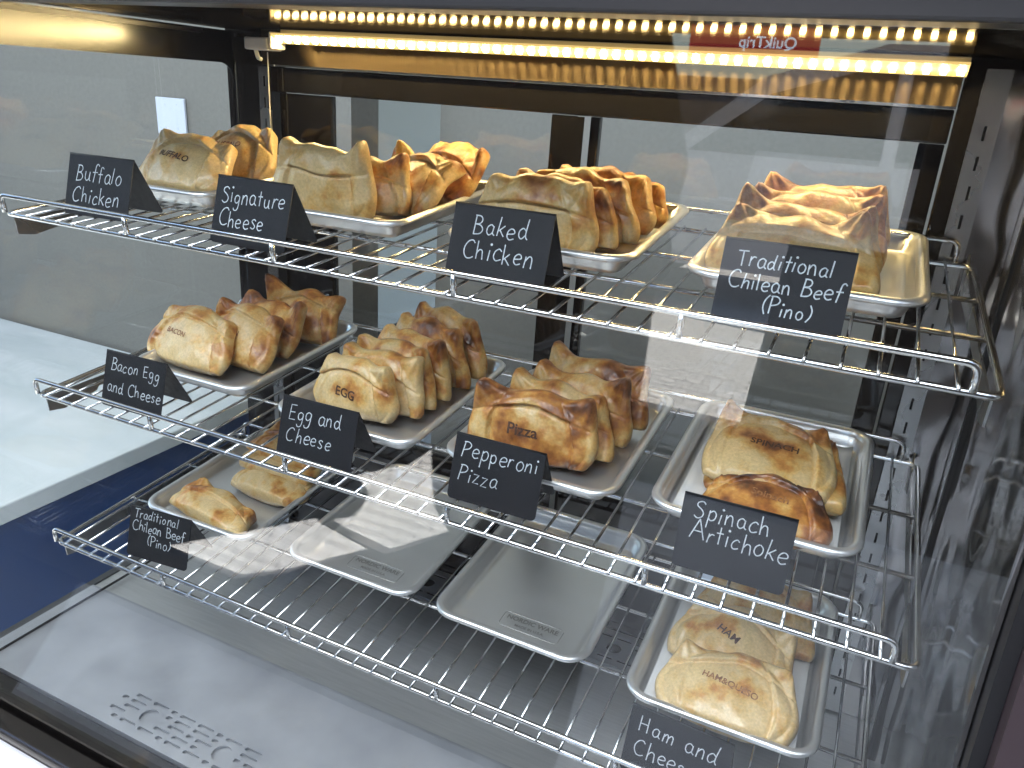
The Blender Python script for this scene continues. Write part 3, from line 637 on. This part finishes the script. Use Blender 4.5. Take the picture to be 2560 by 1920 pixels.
# ------------------------------------------------------------------ empanadas
NU, NV = 80, 60
def sstep(a, b, x): t = np.clip((x - a) / (b - a), 0, 1); return t * t * (3 - 2 * t)
def empanada_fn(w, h, T, seed, ear=1.0, arch=.10, flap=.0085, bend=.0, dome=.014, vfix=None):
    r = np.random.RandomState(seed)
    ph = r.uniform(0, 6.28, 24); fr = r.uniform(.6, 1.4, 24)
    eL, eR = ear * r.uniform(.6, 1.25), ear * r.uniform(.6, 1.25); cL, cR = r.uniform(-.6, .8), r.uniform(-.6, .8)
    uf = r.uniform(.60, .72); vf = r.uniform(.60, .70) if vfix is None else vfix + 0 * r.uniform(.60, .70); skew = r.uniform(-.06, .06); bl = r.uniform(.2, .6)
    tp = r.uniform(.24, .34); fl0, fl1 = r.uniform(-.6, 1.2, 2)
    def outline(u, v):
        V = 2 * v - 1
        x = u * np.sqrt(1 - .26 * V * V); y = V * np.sqrt(1 - .24 * u * u)
        wob = 1 + .02 * np.sin(3.1 * v * fr[0] + ph[0]) * np.sign(u) + .012 * np.sin(5 * v * fr[1] + ph[1])
        X = x * w / 2 * (1.08 - tp * v ** 1.2 + .05 * np.sin(np.pi * v)) * wob + skew * w * (v - .3)
        Z = (y + 1) / 2 * h * (1 + .03 * np.sin(2.6 * u * fr[2] + ph[2])) + dome * (1 - u * u) * v ** 1.5
        el = np.exp(-((u + 1) ** 2 / .055 + (v - 1) ** 2 / .05)) * eL; er = np.exp(-((u - 1) ** 2 / .055 + (v - 1) ** 2 / .05)) * eR
        X = X - el * .009 + er * .009; Z = Z + (el + er) * .015 + .0012 * np.sin(8 * u * fr[12] + ph[12]) * v ** 3
        bl_ = np.exp(-((u + 1) ** 2 / .05 + v ** 2 / .05)); br_ = np.exp(-((u - 1) ** 2 / .05 + v ** 2 / .05)); X = X - bl_ * .007 * fl0 + br_ * .007 * fl1
        Y = (-cL * el - cR * er) * .020 + bend * (X / (w / 2)) ** 2 * .02
        return X, Y, Z, el + er
    tw = r.uniform(-1, 1); pl = r.uniform(.8, 1.1); sc_ = r.uniform(.0034, .0050); lo = r.rand() < .5
    def heights(u, v):
        au = np.abs(u); d = np.minimum(np.minimum(1 - au, (1 - v) * 1.15), v * 1.6)
        E = np.sqrt(np.clip(1 - (1 - np.clip(d / .11, 0, 1)) ** 2, 0, 1))
        wv = .030 * np.sin(4 * v * fr[3] + ph[3] + 2 * (u > 0)); wu = .025 * np.sin(3.5 * u * fr[4] + ph[4])
        ua = au + wv + .16 * (v - .5) * np.where(u > 0, 1, .4); va = v + arch * u * u + wu
        side = sstep(uf, uf + .022, ua) * np.where(u > 0, 1.0, 1.0 if lo else .35); top = sstep(vf, vf + .022, va)
        ss = np.clip((ua - uf) / (1.02 - uf), 0, 1); st = np.clip((va - vf) / (1.03 - vf), 0, 1)
        bx = np.clip(1 - (au / .88) ** 2.6 - (np.abs(v - .40) / .55) ** 2.6, 0, 1)
        belly = T * pl * bx ** .68
        pinch = 1 - .45 * np.maximum(side * np.sin(np.pi * np.clip(ss, 0, 1) * .5 + .3), .8 * top * np.sin(np.pi * np.clip(st, 0, 1) * .5 + .3))
        puff_s = side * np.sqrt(np.clip(1 - (1.7 * ss - .8) ** 2, .02, 1)); puff_t = top * np.sqrt(np.clip(1 - (1.7 * st - .8) ** 2, .02, 1))
        lump = .0016 * np.sin(6 * u * fr[5] + ph[5]) * np.sin(5 * v * fr[6] + ph[6]) + .0009 * np.sin(13 * u * fr[7] + ph[7] + 3 * v) * np.sin(11 * v * fr[8] + ph[8])
        cu, cv = au - 1, v - 1
        wr = .0016 * np.sin(9 * np.arctan2(cu - .02, cv - .02) * fr[9] * 2 + ph[9]) * np.exp(-(cu ** 2 + cv ** 2) / .12)
        crease = -.0028 * (np.exp(-((ua - uf + .016) / .018) ** 2) * np.where(u > 0, 1.0, 1.0 if lo else .35) + np.exp(-((va - vf + .014) / .018) ** 2)) * (d > .04)
        e_ = np.exp(-((au - 1) ** 2 / .04 + (v - 1) ** 2 / .04)) * ear
        F = E * (.0046 + belly * pinch + sc_ * np.maximum(side, top) + flap * .42 * np.maximum(puff_s, puff_t) + .0055 * e_ + lump + wr + crease)
        Bk = E * (.0046 + .85 * T * np.clip(1 - (au / .86) ** 2.4 - (np.abs(v - .42) / .52) ** 2.4, 0, 1) ** .62 + .005 * e_ + lump * .7)
        tz = tw * .007 * u * (v - .3) + .003 * np.sin(2.2 * u + ph[11]) * v
        F = F - tz; Bk = Bk + tz
        return F, Bk, side, top, E
    return outline, heights
def empanada(name_label, tray, x, y, head, lean, w=.155, h=.112, T=.024, brown=0.0, ear=1.0, seed=1, brand=None, bsize=.016, bpos=(0, .42), brot=0, arch=.10, lift=0.0, rollv=0.0, flip=False, group=None, flap=.0125, dome=.014, scorch=.12, faint=False):
    h = h - .012; T = T * .86
    outline, heights = empanada_fn(w, h, T, seed, ear, arch, flap, 0, dome, .80 if brand else None)
    u = np.linspace(-1, 1, NU + 1); v = np.linspace(0, 1, NV + 1)
    # denser toward the border
    u = np.sign(u) * (1 - (1 - np.abs(u)) ** 1.15); U, V = np.meshgrid(u, v)
    X, Y, Z, EA = outline(U, V); F, Bk, side, top, E = heights(U, V)
    r = np.random.RandomState(seed + 500); p = r.uniform(0, 6.28, 6)
    bake_f = brown + .10 + .15 * EA + .12 * np.maximum(side, top) + .16 * (F / (T + .01)) ** 2 - .04 + .10 * np.sin(3.2 * U + p[0]) * np.sin(3.0 * V + p[1])
    if brand: bake_f = bake_f + scorch * np.exp(-(((U - bpos[0] * 2.1) / .34) ** 2 + ((V - bpos[1]) / .11) ** 2))
    bake_b = brown + .05 + .10 * EA + 0 * U
    n1 = NU + 1; idx = np.arange(n1 * (NV + 1)).reshape(NV + 1, n1)
    vf = np.stack([X, Y - F, Z], -1).reshape(-1, 3); vb = np.stack([X, Y + Bk, Z], -1)
    inner = np.zeros_like(idx, bool); inner[1:-1, 1:-1] = True
    bidx = idx.copy(); bidx[inner] = n1 * (NV + 1) + np.arange(inner.sum())
    verts = np.concatenate([vf, vb[inner]]); bake = np.concatenate([bake_f.reshape(-1), bake_b[inner]])
    q = lambda I, rev: np.stack([I[:-1, :-1], I[:-1, 1:], I[1:, 1:], I[1:, :-1]] if not rev else [I[:-1, :-1], I[1:, :-1], I[1:, 1:], I[:-1, 1:]], -1).reshape(-1, 4)
    faces = np.concatenate([q(idx, False), q(bidx, True)])
    me = bpy.data.meshes.new('empanada'); me.from_pydata(verts.tolist(), [], faces.tolist()); me.update()
    me.polygons.foreach_set('use_smooth', [True] * len(me.polygons)); me.materials.append(M['dough'])
    at = me.attributes.new('bake', 'FLOAT', 'POINT'); at.data.foreach_set('value', bake.astype(np.float32))
    o = bpy.data.objects.new('empanada', me); COL.objects.link(o)
    s = TR[tray][0]
    h0 = .0064 + .0018 + .006
    mw = shelf_mat(s, x, y, h0 + lift, math.radians(head)) @ Matrix.Rotation(math.radians(-lean), 4, 'X') @ Matrix.Rotation(math.radians(rollv), 4, 'Y')
    o.matrix_world = mw
    tag(o, name_label, 'empanada', group or 'baked empanadas in the trays')
    if brand:
        t = text_mesh(brand, bsize * .86, 3)
        cs, sn = math.cos(math.radians(brot)), math.sin(math.radians(brot)); rb = random.Random(seed)
        P = np.array([tuple(q_.co) for q_ in t.vertices])
        px = P[:, 0] * cs - P[:, 1] * sn + bpos[0] * w; pz = P[:, 0] * sn + P[:, 1] * cs + bpos[1] * h
        uu = px / (w / 2 * .95); vv = pz / h
        for _ in range(6):     # invert the outline map
            ox, oy, oz, _e = outline(uu, vv); uu = np.clip(uu + (px - ox) / (w / 2), -.98, .98); vv = np.clip(vv + (pz - oz) / h, .02, .98)
        ox, oy, oz, _e = outline(uu, vv); Fh = np.max([heights(np.clip(uu + a_, -.99, .99), np.clip(vv + b_, .01, .99))[0] for a_ in (-.03, 0, .03) for b_ in (-.02, 0, .02)], 0)
        t.vertices.foreach_set('co', np.stack([ox, oy - Fh - .0005, oz], -1).astype(np.float32).reshape(-1)); t.update()
        t.materials.clear(); t.materials.append(M['brand_faint' if faint else 'brand'])
        q_ = bpy.data.objects.new('brand_mark', t); COL.objects.link(q_); q_.parent = o
    return o
EM = empanada
# top shelf, Buffalo
EM('pale empanada branded BUFFALO at the front of the leftmost top tray', 'T1', .150, .165, 0, 46, .160, .104, .024, -.20, .7, 11, 'BUFFALO', .0165, (-.06, .55), -6, arch=.2)
EM('pale empanada behind the front BUFFALO one in the leftmost top tray', 'T1', .150, .270, 0, 46, .160, .104, .024, -.12, 1.1, 12, 'BUFFALO', .0165, (-.05, .6), 0, arch=.2, faint=True)
# Signature cheese
EM('tall pale empanada with two ears standing behind the Signature Cheese card', 'T2', .430, .163, 4, 5, .158, .105, .016, -.16, 1.5, 22, arch=-.05, dome=.001)
EM('small eared empanada leaning between the tall one and the darker ones', 'T2', .468, .205, 10, 14, .135, .078, .020, -.02, 1.2, 23)
EM('empanada with a burnt brand leaning back in the Signature Cheese tray', 'T2', .484, .245, -24, 48, .150, .100, .028, .0, 1.0, 24, 'CHEESE', .015, (0, .55), 0)
EM('darkest, blistered empanada at the back of the Signature Cheese tray', 'T2', .496, .325, -28, 46, .155, .104, .030, .22, .9, 25)
# Baked chicken
EM('glossy blistered empanada at the front of the Baked Chicken tray', 'T3', .738, .168, 0, 9, .155, .088, .018, .05, .9, 31)
EM('second empanada from the front in the Baked Chicken tray', 'T3', .756, .204, -3, 10, .150, .082, .014, .08, .9, 32)
EM('third empanada from the front in the Baked Chicken tray', 'T3', .770, .242, -6, 10, .155, .084, .015, .06, 1.0, 33)
EM('fourth empanada from the front in the Baked Chicken tray', 'T3', .778, .288, -4, 12, .150, .080, .015, .08, .9, 34)
EM('rearmost, low empanada in the Baked Chicken tray', 'T3', .785, .338, -8, 14, .145, .066, .015, .12, .9, 35)
# Traditional, leaning stack
for i, (yy, ll, lb) in enumerate(((.158, 60, 'front empanada of the leaning stack behind the top Traditional card'), (.197, 56, 'second empanada of the leaning stack behind the top Traditional card'), (.238, 51, 'third empanada of the leaning stack behind the top Traditional card'), (.282, 46, 'rear empanada of the leaning stack behind the top Traditional card'))):
    EM(lb, 'T4', 1.030 + .003 * i, yy, -2 + i, ll, .172, .108, .015, -.10 + .05 * i, 1.3, 41 + i)
# Bacon egg
EM('front left browned empanada in the Bacon Egg and Cheese tray', 'M1', .144, .158, -4, 40, .178, .104, .026, .04, .9, 51, 'BACON', .014, (-.12, .55), -4, faint=True)
EM('second browned empanada with a faded brand in the Bacon Egg tray', 'M1', .196, .205, -10, 42, .170, .104, .028, .10, 1.0, 52, 'BACON', .014, (.0, .50), 6, faint=True)
EM('third empanada with a tall ear in the Bacon Egg tray', 'M1', .196, .262, -4, 44, .160, .098, .020, .12, 1.7, 53)
EM('rear orange empanada with a burnt brand and two ears in the Bacon Egg tray', 'M1', .228, .332, 4, 34, .150, .094, .028, .10, 1.7, 54, 'BACON', .015, (-.1, .62), -16)
# Egg and cheese row
for i, (xx, yy, lb) in enumerate(((.484, .154, 'front pale empanada branded EGG in the Egg and Cheese row'), (.503, .186, 'second empanada of the Egg and Cheese row'), (.506, .218, 'third empanada of the Egg and Cheese row'), (.510, .252, 'fourth empanada of the Egg and Cheese row'), (.514, .300, 'fifth empanada of the Egg and Cheese row'), (.520, .342, 'rearmost empanada of the Egg and Cheese row'))):
    EM(lb, 'M2', xx, yy, -3, 13 + i, .150, .088 + .003 * i, .024 if i == 0 else .013, -.12 + .045 * i, 1.0, 61 + i, 'EGG' if i == 0 else None, .022, (-.02, .48), -3, arch=.16, scorch=.3)
# Pizza
EM('dark front empanada branded Pizza in the Pepperoni tray', 'M3', .758, .158, 3, 14, .175, .098, .022, .27, 1.3, 71, 'Pizza', .025, (-.03, .52), 0, arch=.14, scorch=.0)
for i, (xx, yy, lb) in enumerate(((.778, .200, 'second empanada in the Pepperoni Pizza tray'), (.784, .242, 'third empanada in the Pepperoni Pizza tray'), (.790, .302, 'rearmost tall eared empanada in the Pepperoni Pizza tray'))):
    EM(lb, 'M3', xx, yy, -2, 18, .165, .092, .016, .16 + .03 * i, 1.4, 73 + i)
# Spinach
EM('browned empanada lying lowest at the back of the spinach tray', 'M4', 1.062, .195, 4, 84, .165, .135, .014, .12, 1.0, 81, lift=.004)
EM('empanada in the middle of the spinach pile', 'M4', 1.056, .188, -3, 81, .165, .135, .014, .12, 1.0, 82, lift=.016)
EM('golden empanada with a burnt brand on top of the spinach pile', 'M4', 1.050, .178, 1, 77, .155, .135, .022, .04, 1.1, 83, 'SPINACH', .0165, (.02, .50), -3, lift=.026, scorch=.5)
EM('dark brown empanada lying in front just behind the Spinach Artichoke card', 'M4', 1.060, .118, 3, 70, .152, .088, .022, .52, .6, 84, 'Spinach', .0165, (.03, .60), -6, lift=.004, faint=True)
# bottom left
EM('flat empanada lying alone at the front of the bottom left tray', 'L1', .185, .125, -8, 86, .185, .070, .018, .0, 1.0, 91, lift=.008)
EM('flat empanada lying lowest of the pile in the bottom left tray', 'L1', .222, .222, -4, 86, .160, .100, .017, -.02, 1.0, 92, lift=.008)
EM('flat empanada second in the pile in the bottom left tray', 'L1', .218, .262, 2, 84, .160, .100, .016, .0, 1.0, 93, lift=.026)
EM('flat empanada topmost of the pile in the bottom left tray', 'L1', .214, .285, -2, 84, .160, .100, .016, .04, 1.0, 94, lift=.044)
# Ham
EM('front empanada with a red brand in the Ham and Cheese tray', 'L4', 1.062, .096, 0, 68, .172, .104, .026, -.02, .9, 101, 'HAM&QUESO', .0135, (.0, .56), -8, lift=.004, faint=True)
EM('middle pale empanada with a dark brand in the Ham and Cheese tray', 'L4', 1.045, .178, -10, 68, .165, .106, .028, -.16, 1.0, 102, 'HAM', .0175, (-.05, .55), -16, lift=.004, scorch=.3)
EM('rearmost empanada with a red brand in the Ham and Cheese tray', 'L4', 1.066, .262, -3, 66, .165, .104, .028, .02, 1.1, 103, 'HAM', .0155, (-.05, .58), -8, lift=.004, faint=True)
